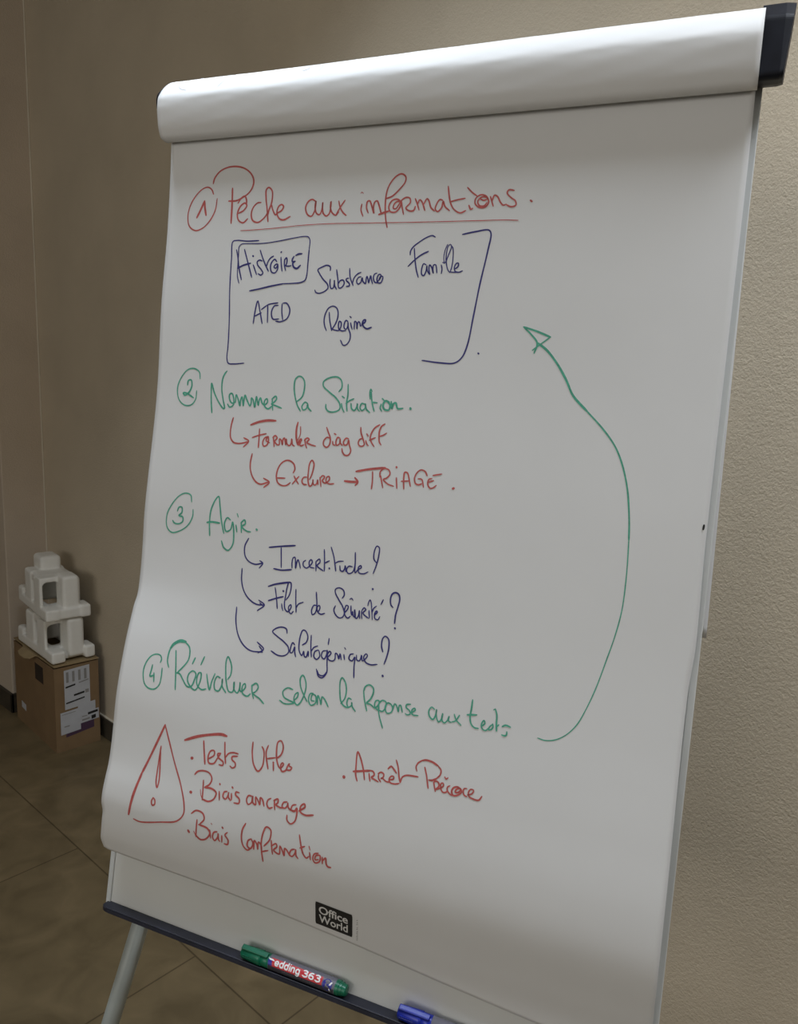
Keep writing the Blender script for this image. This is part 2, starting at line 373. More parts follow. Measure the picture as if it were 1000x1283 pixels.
# ------------------------------------------------------------------ ink on the top sheet
INK_WIDTH = 0.9
INK = [
 ('handwritten_heading', 'red', 'red handwritten heading with circled 1 reading Pêche aux informations, underlined', """196 741 9449 710 9506 647 9541 553 9516 454 9430 383 9314 358 9188 391 9066 489 9005 601 9029 707 9116 783 9245 802 9390
339 502 9167 563 9277 608 9370
338 608 9370 620 9288 645 9191
232 727 9581 743 9643 814 9721 930 9765 1065 9769 1193 9735 1289 9668 1337 9584 1327 9503 1275 9432 1188 9382 1098 9349 980 9349
282 1027 9504 1034 9349 1040 9073
233 1126 9317 1164 9370 1220 9397 1248 9351 1253 9297
234 1145 9192 1217 9223 1259 9283 1227 9312 1163 9274 1126 9180 1152 9103 1222 9072 1284 9117
227 1466 9306 1417 9304 1356 9250 1334 9170 1361 9094 1437 9066 1507 9101 1552 9146 1608 9251 1627 9358 1617 9439 1565 9482 1532 9457 1535 9363 1563 9213 1586 9070
225 1577 9145 1594 9225 1618 9267 1644 9209 1689 9146 1712 9165 1773 9196 1796 9242 1767 9266 1726 9245 1706 9179 1741 9104 1806 9081 1898 9117
217 2241 9278 2193 9304 2141 9283 2108 9213 2138 9132 2194 9106 2235 9167 2245 9284 2239 9206 2268 9133 2307 9122 2333 9175 2339 9260 2340 9188 2360 9128 2400 9100 2436 9125 2452 9202 2450 9267 2451 9182 2481 9129 2528 9104 2562 9138
214 2555 9265 2580 9189 2623 9129 2665 9095
214 2637 9270 2587 9202 2528 9104
210 2862 9213 2856 9150 2887 9076
126 2840 9338 2851 9351 2872 9336
208 2953 9109 2926 9172 2935 9241 2963 9246 2984 9207 3026 9103 3016 9167 3029 9230 3057 9241 3086 9189 3122 9092
205 3169 9260 3241 9281 3332 9356 3395 9433 3397 9489 3346 9525 3285 9508 3220 9444 3178 9359 3165 9260 3169 9134 3186 9020 3210 8934
289 3092 9085 3143 9100 3213 9117
204 3358 9218 3314 9245 3252 9236 3211 9170 3234 9112 3298 9103 3350 9150 3359 9206 3316 9220 3277 9191 3269 9148 3302 9140 3346 9200
203 3365 9224 3381 9149 3403 9073
203 3364 9230 3417 9258 3466 9249 3477 9199 3427 9140 3479 9106 3526 9110 3543 9153
201 3536 9239 3561 9189 3591 9111
200 3569 9176 3592 9224 3621 9198 3663 9103
199 3644 9172 3679 9231 3701 9212 3735 9130 3779 9092
198 3870 9203 3835 9213 3800 9164 3788 9109 3820 9083 3863 9124 3877 9190 3902 9134 3960 9085
195 3923 9351 3941 9253 3966 9167 4011 9098 4087 9055 4150 9076
195 3958 9180 4035 9197 4132 9210
231 4184 9131 4208 9088 4229 9096
192 4150 9325 4211 9268 4266 9229
190 4404 9179 4368 9223 4304 9235 4255 9199 4254 9146 4303 9104 4373 9104 4407 9149 4390 9198 4331 9213 4283 9174 4301 9125 4359 9116 4388 9150
191 4307 9196 4347 9176 4391 9186
189 4423 9212 4443 9160 4463 9108
188 4443 9156 4469 9224 4503 9207 4541 9145 4576 9112 4607 9121
186 4684 9261 4626 9271 4607 9242 4654 9189 4707 9150 4715 9105 4663 9092 4612 9115
275 4872 9147 4890 9134
105 1192 8975 1418 8978 1696 8986 2047 9004 2440 9008 2947 8995 3434 8981 3939 8969 4348 8961 4608 8955 4758 8944"""),
 ('handwritten_word', 'navy', 'navy handwritten word Histoire inside a hand-drawn box', """211 1151 8741 1176 8661 1206 8522 1256 8367
273 1187 8510 1270 8545 1374 8568
209 1270 8742 1331 8588 1407 8395
208 1417 8547 1446 8488 1475 8428
338 1401 8659 1408 8653
207 1542 8593 1506 8604 1473 8585 1482 8546 1540 8486 1566 8446 1540 8420 1497 8438
206 1503 8726 1557 8612 1613 8514 1646 8465
205 1612 8519 1625 8572 1660 8625 1704 8648
204 1756 8579 1725 8609 1682 8571 1670 8513 1693 8454 1740 8444 1775 8491 1768 8550 1731 8536 1722 8512 1752 8501 1771 8540
203 1811 8631 1822 8548 1840 8463
274 1806 8690 1812 8697
203 1865 8605 1868 8538 1891 8470
202 1866 8596 1889 8624 1902 8595 1895 8547 1886 8528 1931 8522 1965 8528
260 2103 8666 2054 8663 2021 8649
262 1994 8636 1975 8603 1977 8574 2016 8578
261 2016 8578 1985 8555 2000 8511 2046 8491 2093 8528
145 1224 8323 1196 8403 1188 8522 1187 8671 1189 8779 1223 8808 1306 8812 1540 8808 1769 8829 1992 8860 2124 8872 2175 8863 2200 8824 2199 8711
179 2199 8711 2196 8550 2192 8408 2175 8351 2117 8323 2017 8314 1871 8311
228 1871 8311 1702 8284 1531 8251 1392 8228"""),
 ('handwritten_word', 'navy', 'navy handwritten word Substance', """196 2509 8459 2506 8501 2461 8521 2397 8503 2340 8471 2360 8433 2421 8357 2486 8295 2495 8253 2455 8215 2381 8192 2337 8202 2318 8230
194 2518 8356 2518 8299 2539 8247 2565 8252 2576 8308 2573 8346 2584 8280 2612 8237
192 2594 8467 2620 8354 2645 8251 2687 8265 2709 8311 2690 8344 2649 8335 2635 8307
192 2762 8366 2732 8357 2733 8339 2773 8306 2781 8278 2739 8269
191 2766 8478 2783 8371 2828 8282
190 2820 8314 2836 8370 2874 8411 2919 8431
189 2924 8378 2893 8374 2870 8332 2889 8295 2924 8313 2940 8368 2949 8331 2988 8299 2993 8358 3001 8384 3016 8349 3028 8307 3039 8358 3047 8390 3061 8348 3079 8298
188 3126 8418 3097 8407 3085 8366 3105 8316 3141 8306
187 3140 8320 3173 8356 3179 8397 3153 8402 3132 8356 3146 8310 3182 8305 3204 8346 3204 8378 3176 8378 3158 8347"""),
 ('handwritten_word', 'navy', 'navy handwritten word Famille', """181 3526 8615 3527 8655 3557 8703 3631 8758 3714 8804 3780 8821 3815 8803
181 3571 8687 3587 8582 3614 8456 3647 8362
199 3512 8488 3580 8551 3663 8611 3747 8648
179 3732 8498 3701 8512 3682 8455 3688 8392 3713 8379 3738 8431 3742 8489 3752 8436 3785 8391 3770 8453 3775 8497 3802 8470 3827 8403 3818 8452 3824 8496 3848 8496 3870 8407
178 3915 8494 3928 8450 3924 8399
142 3927 8520 3958 8519 3985 8580 4006 8641 4020 8693 4004 8717 3980 8698 3968 8642 3965 8572 3972 8519 3998 8439 4027 8406
124 3950 8506 3938 8572 3946 8651 3972 8719
141 4014 8706 4037 8675 4047 8604 4047 8517 4038 8447 4031 8417 4084 8410 4121 8409
176 4080 8446 4116 8472 4117 8507 4094 8507 4074 8464 4087 8420 4131 8409 4172 8423"""),
 ('handwritten_word', 'navy', 'navy handwritten word Regime', """194 2518 7750 2492 7803 2477 7871 2488 7947 2525 8015 2583 8039 2632 8019 2657 7970 2656 7895 2628 7820 2586 7759
194 2539 7966 2552 7879 2578 7789 2590 7751
193 2585 7770 2625 7759 2685 7754 2711 7805 2707 7850 2684 7861 2675 7820 2688 7767 2728 7749 2779 7753
191 2799 7858 2772 7873 2751 7828 2755 7783 2782 7768 2800 7806 2800 7851 2810 7784 2842 7709 2840 7642 2803 7589 2761 7580 2727 7625 2717 7640
191 2834 7844 2846 7807 2862 7769
191 2819 7920 2837 7904
190 2887 7770 2887 7822 2887 7863 2909 7852 2924 7774 2924 7822 2938 7859 2956 7845 2967 7808 2983 7815
246 2982 7830 3021 7853 3027 7879 3007 7879 2989 7845 3010 7801 3053 7777 3109 7794"""),
 ('handwritten_word', 'navy', 'navy handwritten letters ATCD', """207 1477 7825 1491 7961 1522 8102 1564 7979 1608 7826
206 1495 7917 1586 7958
205 1583 7997 1682 8058 1815 8079
205 1673 8041 1684 7839
205 1821 8049 1767 8041 1732 7962 1759 7883 1842 7883
203 1877 8067 1879 7980 1900 7875
202 1887 8075 1938 8075 1991 7997 1964 7893 1865 7849 1803 7857"""),
 ('drawn_bracket', 'navy', 'left hand-drawn navy square bracket', """190 1474 8843 1298 8843 1147 8857 1087 8842 1085 8624 1091 8265 1114 7906 1122 7546 1117 7384 1143 7325 1232 7318 1378 7332"""),
 ('drawn_bracket', 'navy', 'right hand-drawn navy square bracket with a dot after it', """200 4137 8820 4284 8844 4437 8855 4465 8815 4446 8638 4386 8259 4345 7920 4303 7601 4255 7474 4176 7410 4003 7406 3782 7428
268 4438 7524 4446 7517"""),
 ('handwritten_heading', 'green', 'green handwritten heading with circled 2 reading Nommer la Situation', """196 720 7114 702 7200 613 7244 511 7222 415 7117 368 6984 405 6835 506 6764 610 6773 672 6846 679 6958
267 527 7027 534 7083 579 7094 597 7020 559 6935 493 6895 467 6922 513 6924 635 6867
235 948 6686 925 6820 911 6955 908 7062 960 6946 1041 6826 1117 6751 1137 6751 1105 6862 1072 6995 1074 7118 1102 7191 1133 7225
233 1179 6809 1216 6772 1267 6802 1265 6891 1232 6946 1200 6933 1207 6866 1245 6824 1290 6837
228 1297 6837 1301 6932 1332 6883 1368 6796 1372 6863 1390 6908 1421 6798 1425 6887 1434 6932 1466 6878 1520 6803 1535 6848 1532 6903 1557 6882 1593 6790 1599 6862 1606 6922 1643 6814 1650 6875 1666 6908 1698 6844 1733 6824 1774 6859 1763 6902 1733 6879 1734 6813 1789 6777 1837 6807
225 1840 6905 1847 6840 1861 6765
224 1834 6899 1887 6938 1903 6908 1870 6863 1834 6840 1900 6821 1985 6795
220 2188 6882 2259 6943 2284 7045 2275 7138 2234 7186 2189 7193 2147 7156 2138 7070 2158 6962 2207 6839 2256 6772
218 2347 6869 2310 6883 2271 6827 2293 6789 2336 6807 2348 6862 2362 6816 2406 6779
214 2758 7030 2792 7080 2778 7163 2723 7202 2612 7188 2539 7139 2544 7086 2629 7020 2732 6948 2785 6882 2788 6822 2707 6784 2637 6791 2603 6828 2598 6870
212 2807 6891 2821 6838 2852 6791
211 2806 6978 2839 6958
211 2872 7121 2881 6993 2874 6902 2889 6804
210 2866 6894 2913 6931 2964 6954
209 2933 6897 2948 6837 2984 6816 3013 6863 3017 6901 3024 6841 3052 6812
207 3109 6898 3075 6904 3056 6850 3084 6821 3122 6853 3120 6906 3141 6839 3186 6804
207 3177 6961 3166 7035 3173 7077 3192 7051
206 3182 7043 3207 6917 3242 6822
205 3206 6925 3272 6921
205 3322 6908 3317 6856 3339 6827
204 3331 6975 3358 6951
265 3425 6935 3375 6948 3348 6902 3369 6851 3427 6846 3436 6906 3400 6941
263 3448 6944 3465 6863 3476 6915 3506 6932 3537 6867 3601 6873
405 3694 6879 3698 6870"""),
 ('handwritten_note', 'red', 'red handwritten note with an arrow reading Formuler diag diff', """232 1287 6641 1269 6564 1261 6466 1275 6381 1325 6330 1392 6320 1464 6329 1541 6352
229 1473 6396 1550 6360 1481 6282
338 1559 6565 1676 6608 1800 6633 1919 6636
227 1695 6522 1700 6396 1702 6291
227 1599 6408 1695 6442 1798 6468
225 1823 6434 1783 6414 1759 6352 1780 6312 1827 6333 1841 6394 1830 6435 1807 6385 1859 6359
224 1906 6439 1920 6375 1931 6316
222 1900 6427 1932 6453 1963 6425 1933 6382 1973 6343 2000 6345 1999 6416 2021 6405 2048 6348 2048 6407 2066 6432 2096 6351 2095 6422 2116 6358 2152 6343 2172 6380 2172 6427 2191 6357 2220 6342
285 2238 6633 2226 6548 2239 6431 2272 6363 2302 6388
153 2280 6586 2286 6493 2259 6415
219 2276 6387 2312 6418 2304 6435 2274 6398 2306 6353 2352 6368
218 2357 6439 2370 6381 2394 6330
218 2352 6421 2389 6452 2417 6437 2388 6400 2444 6375 2512 6362
214 2697 6470 2659 6477 2620 6436 2620 6384 2667 6358 2701 6394 2703 6471 2668 6540 2640 6596
213 2739 6435 2749 6397 2777 6391
212 2750 6529 2775 6518
211 2831 6479 2803 6487 2783 6428 2798 6391 2833 6412 2837 6470 2843 6423 2873 6396
210 2948 6477 2916 6484 2884 6435 2898 6402 2935 6410 2950 6463 2967 6402 2991 6338 2970 6289 2923 6281 2888 6311 2872 6358
207 3125 6493 3095 6482 3079 6438 3098 6407 3140 6405 3159 6425 3136 6489 3102 6562 3092 6623
207 3174 6473 3189 6436 3212 6415
207 3178 6553 3199 6526
206 3332 6668 3275 6629 3241 6571 3227 6505 3254 6450 3288 6410
205 3220 6481 3293 6514
205 3397 6681 3360 6653 3339 6605 3338 6531 3350 6466 3374 6435
204 3338 6531 3387 6548 3429 6575"""),
 ('handwritten_note', 'red', 'red handwritten note with an arrow reading Exclure, arrow, TRIAGE', """228 1622 6205 1609 6113 1616 6017 1656 5924 1721 5858 1787 5837 1903 5873
224 1825 5914 1913 5871 1841 5802
223 2240 6015 2259 6061 2241 6118 2189 6155 2134 6161 2063 6122 2017 6041 2008 5946 2037 5877 2095 5849 2163 5855 2214 5892
221 2023 5935 2133 5941
219 2258 5978 2298 5923 2330 5887
219 2326 5978 2278 5921 2245 5880
218 2433 5981 2394 5972 2374 5930 2396 5891 2444 5889
216 2476 5956 2492 5986 2513 6069 2516 6151 2486 6187 2459 6152 2451 6053 2457 5948 2485 5875 2511 5883 2526 5920 2526 5960 2532 5908 2563 5894 2585 5925 2588 5960 2601 5903
214 2617 5991 2630 5940 2643 5883
213 2618 5980 2653 6017 2681 6002 2654 5954 2696 5929 2749 5979 2739 6013 2708 5999 2707 5947 2749 5925 2813 5933
334 2953 5977 3032 5975 3126 5980
291 3083 6027 3126 5980 3099 5938
309 3091 6102 3254 6141 3457 6174
205 3303 6117 3313 6005 3311 5914
204 3412 6077 3430 6015 3454 5941
202 3402 6062 3402 6125 3451 6164 3505 6154 3526 6107 3486 6055 3450 6038 3517 5988 3587 5971
201 3610 6072 3630 5950
326 3597 6196 3601 6188
200 3717 5950 3703 6067 3709 6143 3740 6139 3794 5989
199 3677 6037 3772 6048
198 3984 6125 3957 6170 3904 6186 3857 6148 3835 6078 3856 6025 3894 6015 3929 6031
197 3879 6082 3923 6079 3955 5993
194 4055 6135 4157 6160
196 4045 6099 4010 6086 4005 6024 4035 5989 4071 5996 4106 6027
195 4006 6054 4069 6078
389 4305 6008 4316 6014"""),
 ('handwritten_heading', 'green', 'green handwritten heading with circled 3 reading Agir', """196 766 5515 744 5600 657 5621 554 5573 447 5444 388 5310 404 5153 484 5089 604 5116 739 5209 803 5333 800 5421
242 552 5376 571 5427 619 5432 626 5364 582 5320 644 5307 650 5249 594 5213 520 5215 488 5245
234 1097 5114 1076 5285 1082 5439 1136 5579 1181 5626 1214 5510 1258 5323 1311 5167
306 1037 5277 1110 5292 1232 5290
231 1394 5347 1345 5371 1308 5290 1342 5199 1408 5225 1431 5323 1464 5174 1463 5041 1404 4962 1332 4988 1287 5068
230 1485 5291 1508 5208
161 1486 5439 1509 5395
229 1561 5337 1576 5206
229 1555 5327 1607 5370 1623 5325 1576 5282 1656 5234 1713 5231
396 1795 5272 1804 5266"""),
 ('handwritten_note', 'navy', 'navy handwritten note with an arrow reading Incertitude?', """205 1693 5148 1649 5045 1663 4933 1724 4866 1828 4838 1935 4865
203 1892 4891 1939 4865 1895 4800
240 2008 5072 2144 5099 2376 5138
199 2180 5088 2210 4848
239 2106 4820 2214 4816 2357 4841
197 2363 4861 2355 4926 2364 4986 2388 4996 2413 4867 2421 4934 2434 4972 2455 4939 2479 4876
194 2542 4979 2512 4953 2517 4910 2562 4887 2600 4914 2635 4969 2615 4996 2593 4971 2609 4908 2668 4901
193 2683 4982 2697 4869
193 2683 4982 2728 5017 2740 4983 2705 4935 2794 4884
192 2779 5139 2797 5012 2810 4884
191 2799 4976 2864 5013
336 2872 4926 2875 4921
191 2868 5178 2917 5070 2962 4904
190 2942 4994 2987 5021 3047 5032
189 3009 4974 3024 4919 3057 4914 3076 4948 3080 4984 3096 4915
188 3175 4982 3128 4983 3102 4937 3130 4898 3183 4919 3205 4993 3193 5154
186 3205 5035 3219 4917 3249 4956 3292 4990 3282 5010 3253 4985 3269 4924 3331 4921 3382 4949
184 3475 5070 3440 5107 3436 5205 3460 5261 3492 5247 3496 5156 3479 5042 3450 4941"""),
 ('handwritten_note', 'navy', 'navy handwritten note with an arrow reading Filet de Sécurité?', """205 1643 4761 1656 4612 1708 4488 1800 4398 1918 4351 2027 4358
202 1943 4406 2032 4359 1941 4276
202 1963 4376 2007 4346
258 2058 4594 2152 4633 2263 4664 2357 4687
200 2157 4593 2192 4472 2222 4344
240 2083 4421 2176 4460 2285 4500
375 2276 4569 2281 4565
199 2275 4411 2287 4368 2304 4332
198 2330 4468 2367 4527 2382 4627 2369 4683 2341 4679 2326 4619 2318 4510 2314 4421 2335 4351 2378 4329 2414 4397 2405 4420 2380 4392 2387 4345 2421 4311 2450 4344
196 2452 4612 2468 4474 2492 4341
196 2483 4388 2509 4441 2571 4474
193 2756 4463 2723 4459 2699 4392 2717 4347 2752 4372 2763 4450 2735 4619
192 2763 4450 2771 4404 2792 4397 2809 4448 2793 4469 2769 4442 2788 4387 2829 4369 2881 4387
189 3089 4599 3110 4640 3092 4694 3031 4714 2986 4688 2992 4646 3050 4569 3107 4502 3137 4431 3123 4382 3077 4365 3025 4395 2996 4448 3011 4497
188 3137 4431 3173 4479 3179 4518 3152 4523 3137 4469 3151 4405 3192 4379 3220 4406
169 3189 4599 3208 4616 3232 4596
187 3214 4528 3224 4454 3239 4419 3243 4466 3261 4413 3283 4402 3275 4462 3266 4493 3278 4425 3300 4391 3322 4422 3329 4489 3336 4434 3346 4398
185 3360 4494 3361 4447 3372 4402
185 3360 4494 3386 4530 3409 4511 3378 4469 3430 4430 3457 4420
184 3451 4508 3467 4426
147 3429 4560 3434 4598 3450 4633 3470 4594 3486 4513 3505 4409
184 3493 4496 3508 4544 3538 4572
183 3523 4463 3558 4506 3547 4518 3526 4482 3538 4428 3575 4420 3595 4460
183 3615 4658 3592 4599
348 3466 4763 3469 4759
216 3745 4589 3717 4613 3703 4684 3721 4742 3758 4761 3800 4744 3817 4692 3807 4608 3789 4514 3787 4412
340 3797 4360 3803 4355"""),
 ('handwritten_note', 'navy', 'navy handwritten note with an arrow reading Salutogénique?', """205 1634 4274 1653 4105 1712 3947 1811 3834 1930 3780 2101 3791
201 2006 3898 2109 3829 2040 3772
201 2042 3854 2098 3809
198 2405 4070 2388 4121 2313 4132 2236 4100 2200 4060 2268 4016 2376 3964 2449 3907 2458 3847 2403 3799 2314 3791 2218 3826
196 2531 3952 2501 3974 2482 3920 2484 3851 2511 3856 2535 3929 2544 3869 2565 3815
195 2635 3969 2682 4008 2694 4079 2653 4141 2617 4143 2594 4085 2588 3984 2602 3895 2646 3844 2664 3898 2682 3840 2708 3837 2724 3908 2736 3849
193 2738 4102 2753 3967 2777 3849
192 2766 3915 2794 3966 2842 3992
192 2858 3946 2817 3924 2809 3862 2849 3834 2886 3876 2867 3941
190 2960 3957 2919 3942 2911 3880 2949 3856 2975 3914 2975 3967 2995 3812 3006 3708 2957 3636 2904 3644 2866 3721
190 2981 4104 2980 4033
191 3012 3724 2969 3664 2909 3663 2877 3707
189 2996 3887 3031 3939 3011 3958 2986 3916 3009 3859 3069 3855 3091 3881 3089 3949 3116 3939 3140 3890 3148 3952 3174 3889
187 3199 3953 3216 3896
131 3196 4035 3216 4013
186 3321 3982 3281 3967 3272 3914 3316 3899 3342 3948 3350 3831 3364 3712
184 3363 3974 3370 3924 3405 3915 3423 3963 3425 3985 3445 3922 3501 3991 3482 4010 3455 3968 3487 3915 3555 3897 3634 3915
199 3686 4067 3660 4136 3665 4218 3693 4249 3737 4223 3754 4123 3741 4018 3720 3934
343 3718 3803 3725 3795"""),
 ('handwritten_heading', 'green', 'green handwritten heading with circled 4 reading Réévaluer selon la Reponse aux tests', """211 640 3412 650 3455 627 3497 568 3507 497 3480 437 3408 403 3299 413 3198 458 3103 537 3062 624 3072 680 3134 692 3228 683 3348
256 528 3362 525 3300 518 3217 577 3238
232 571 3267 591 3158
230 780 3375 745 3450 745 3562 761 3626
456 758 3616 795 3673 882 3727 968 3729
226 962 3728 1037 3672 1060 3595 1053 3513 998 3423 920 3329
228 845 3600 885 3404 934 3119
224 896 3325 957 3325 1026 3257 1093 3194 1154 3194 1194 3297 1198 3368 1150 3394 1098 3350 1091 3268 1147 3198 1219 3166 1245 3186 1281 3312 1271 3390 1242 3385 1223 3302 1249 3227 1322 3190 1378 3210
225 1152 3560 1123 3477
223 1284 3595 1250 3487
221 1357 3391 1392 3292 1431 3210 1447 3312 1475 3416
219 1561 3379 1515 3389 1486 3309 1511 3225 1565 3220 1600 3315 1593 3373 1605 3287 1671 3217
216 1667 3379 1700 3437 1693 3554 1624 3653 1608 3598 1627 3453 1657 3340 1710 3240 1762 3242 1777 3303 1765 3367 1782 3275 1832 3243 1855 3303 1851 3376 1869 3276 1887 3272 1936 3333 1921 3374 1892 3339 1907 3254 1980 3231 2017 3268
213 2023 3378 2038 3293 2072 3220
212 2017 3362 2078 3406 2114 3366 2080 3301 2049 3281 2151 3235 2222 3186
206 2589 3426 2521 3435 2460 3380 2482 3320 2561 3292 2630 3277 2568 3251 2495 3244 2432 3270
203 2625 3305 2666 3355 2666 3405 2630 3377 2625 3305 2674 3260 2716 3301 2759 3444 2751 3542 2698 3618 2671 3584 2686 3487 2741 3398 2802 3325
201 2866 3436 2827 3422 2819 3343 2856 3294 2915 3333 2901 3415 2860 3421 2855 3350 2896 3351
200 2941 3317 2933 3421 2963 3385 2988 3327 2990 3418 3025 3397 3085 3321
197 3242 3391 3284 3455 3291 3558 3261 3645 3215 3685 3198 3643 3210 3522 3245 3407 3298 3366 3344 3361
195 3369 3462 3333 3470 3319 3411 3343 3370 3380 3393 3379 3433 3392 3385 3439 3339
193 3510 3585 3534 3494 3580 3373
211 3510 3580 3524 3638 3570 3669 3625 3643 3633 3584 3605 3508 3567 3460 3613 3454 3674 3422
191 3684 3424 3720 3481 3715 3515 3678 3507 3669 3451 3697 3416 3753 3408
191 3715 3460 3737 3365 3802 3224
190 3729 3423 3720 3481 3758 3528 3803 3517 3806 3458 3775 3407 3731 3408
190 3871 3506 3826 3512 3801 3457 3831 3399 3883 3419 3891 3475 3859 3513
188 3892 3436 3898 3467 3912 3519 3936 3504 3967 3441 3968 3510 3983 3518 4015 3446
186 4102 3552 4055 3538 4054 3508 4101 3478 4111 3446 4076 3429 4053 3439
186 4125 3463 4167 3501 4154 3518 4126 3493 4138 3446 4207 3446
182 4391 3552 4354 3571 4326 3529 4340 3468 4383 3440 4410 3493 4413 3557 4416 3494 4453 3428 4482 3465 4490 3530 4488 3456 4520 3431 4554 3470 4565 3514 4566 3462 4595 3452
179 4621 3546 4651 3490 4712 3445
179 4682 3548 4642 3477 4605 3459
195 4807 3740 4806 3646 4802 3552 4822 3483 4865 3451 4908 3452
229 4767 3570 4873 3590
176 4941 3482 4974 3520 4960 3548 4938 3507 4950 3458 4989 3446 5013 3472
174 5059 3527 5031 3496 5019 3463 5050 3469 5067 3503 5058 3532
139 5050 3679 5069 3693
208 5069 3693 5093 3631 5098 3551 5109 3466
173 5108 3512 5127 3536
224 5165 3524 5199 3546 5253 3537
224 5171 3438 5203 3435 5222 3449 5221 3480"""),
 ('drawn_arrow', 'green', 'long curved green hand-drawn arrow pointing up', """129 5552 3486 5634 3478 5740 3508 5840 3580 5933 3700 6008 3876 6081 4105 6153 4405 6211 4666 6251 4940 6258 5299 6244 5655
193 6244 5655 6225 5867 6172 6184 6094 6428 6006 6601 5865 6773 5687 6944
272 5687 6944 5526 7101 5436 7263 5328 7425 5201 7569 5100 7642
242 4924 7814 5069 7770 5225 7709
172 5225 7709 5138 7642 5043 7566
207 4932 7806 5016 7733 5089 7641 5065 7537"""),
 ('drawn_triangle', 'red', 'red hand-drawn warning triangle with an exclamation mark', """346 858 2656 723 2299 603 1989
396 603 1989 529 1692 490 1436
223 858 2656 939 2488 1068 2233 1222 1963 1307 1764 1317 1642 1231 1536 982 1459 671 1385 571 1397
228 837 2381 832 2181 842 1931 870 1869 882 1940 851 2214 839 2324
229 839 1737 822 1683 843 1643 875 1661 868 1716 839 1737"""),
 ('handwritten_note', 'red', 'red handwritten note reading Tests Utiles', """386 1180 2530 1357 2612 1543 2673 1696 2708 1775 2703
266 1457 2578 1487 2438 1519 2305
561 1315 2334 1326 2337
241 1564 2381 1634 2441 1626 2491 1578 2480 1551 2408 1573 2332 1643 2340 1684 2408 1724 2482
238 1724 2482 1683 2466 1698 2426 1776 2384 1774 2347 1721 2343
238 1762 2626 1784 2488 1812 2378
236 1800 2448 1834 2502 1900 2528 1969 2528
235 1965 2498 1891 2475 1897 2440 1945 2414 1952 2372 1914 2345 1880 2361
230 2153 2710 2162 2585 2205 2451 2275 2388 2324 2449 2332 2550 2316 2647 2285 2683
229 2369 2716 2351 2640 2372 2545 2408 2446
228 2381 2561 2484 2596
228 2469 2531 2484 2442
308 2465 2537 2471 2534
226 2502 2588 2558 2650 2572 2745 2533 2805 2494 2785 2489 2685 2514 2563 2568 2490 2608 2548 2590 2558 2571 2519 2598 2461 2644 2479 2667 2540 2686 2573 2683 2544 2723 2532 2706 2500 2659 2489"""),
 ('handwritten_note', 'red', 'red handwritten note reading Biais ancrage', """527 1371 1929 1383 1928
240 1395 2150 1430 2193 1509 2221 1604 2212 1650 2154 1628 2080 1564 2031
241 1533 2110 1546 1993 1558 1877
263 1565 2028 1666 2038 1739 2004 1719 1924 1645 1878 1561 1886
121 1562 1878 1524 1937 1509 1993
238 1781 2031 1799 1934
321 1773 2122 1778 2114
236 1889 2057 1851 2039 1845 1979 1885 1963 1914 2029 1913 2054 1920 1996 1956 1963
235 1955 2047 1968 1974
318 1954 2124 1964 2115
234 2062 2081 2016 2078 2016 2045 2075 2008 2077 1959 2009 1947
230 2246 2083 2197 2079 2176 2024 2204 1978 2248 2008 2255 2085 2267 2013 2309 1998 2295 2086 2328 2061 2366 2012 2362 2094 2394 2077 2425 2010
228 2504 2120 2470 2095 2459 2043 2495 2002 2540 2022
227 2554 2116 2563 2060 2575 2006
226 2546 2105 2599 2135 2605 2095 2581 2065 2642 2047 2690 2051
224 2724 2133 2679 2113 2669 2062 2708 2055 2739 2103 2735 2127 2753 2074 2794 2052 2860 2060
222 2848 2130 2804 2111 2793 2060 2833 2046 2864 2094 2874 2031 2859 1938 2808 1897 2756 1928 2748 1983
244 2896 2069 2970 2136 2956 2165 2914 2131 2915 2066 2985 2043 3089 2069"""),
 ('handwritten_note', 'red', 'red handwritten note reading Biais Confirmation', """438 1408 1460 1424 1444
241 1432 1681 1495 1732 1592 1720 1624 1659 1565 1575
242 1524 1625 1525 1515 1527 1413
264 1554 1573 1684 1555 1724 1505 1672 1420 1592 1393 1519 1432
121 1519 1432 1488 1475
239 1720 1545 1740 1449
143 1729 1632 1742 1621
237 1824 1551 1780 1530 1767 1466 1799 1433 1841 1495 1842 1536 1855 1458 1872 1443
236 1896 1520 1902 1441
319 1891 1623 1902 1614
235 1970 1579 1940 1541 1990 1484 1983 1432 1937 1430
232 2209 1750 2175 1670 2172 1562 2207 1472 2265 1438 2318 1482
231 2308 1588 2267 1557 2262 1487 2308 1470 2336 1537 2308 1588
229 2352 1472 2354 1580 2391 1542 2407 1487 2410 1576 2445 1556 2462 1492
228 2490 1549 2557 1644 2558 1759 2495 1780 2461 1705 2448 1576 2464 1463 2488 1359
227 2464 1473 2549 1510
226 2580 1640 2595 1558 2612 1484
225 2587 1575 2648 1620 2662 1586 2623 1536 2702 1509 2704 1606 2741 1559 2768 1508 2770 1596 2805 1576 2842 1529
222 2897 1621 2856 1600 2841 1538 2874 1528 2911 1586 2914 1625 2926 1552 2954 1525
220 2943 1803 2980 1681 3017 1597 3063 1562 3092 1589
220 2968 1655 3028 1690
219 3098 1638 3117 1558
153 3083 1709 3101 1667
217 3211 1660 3161 1637 3147 1576 3182 1538 3237 1573 3235 1638 3184 1624 3178 1575 3219 1587
217 3267 1629 3275 1555
238 3281 1595 3309 1631 3326 1560 3349 1539 3386 1540"""),
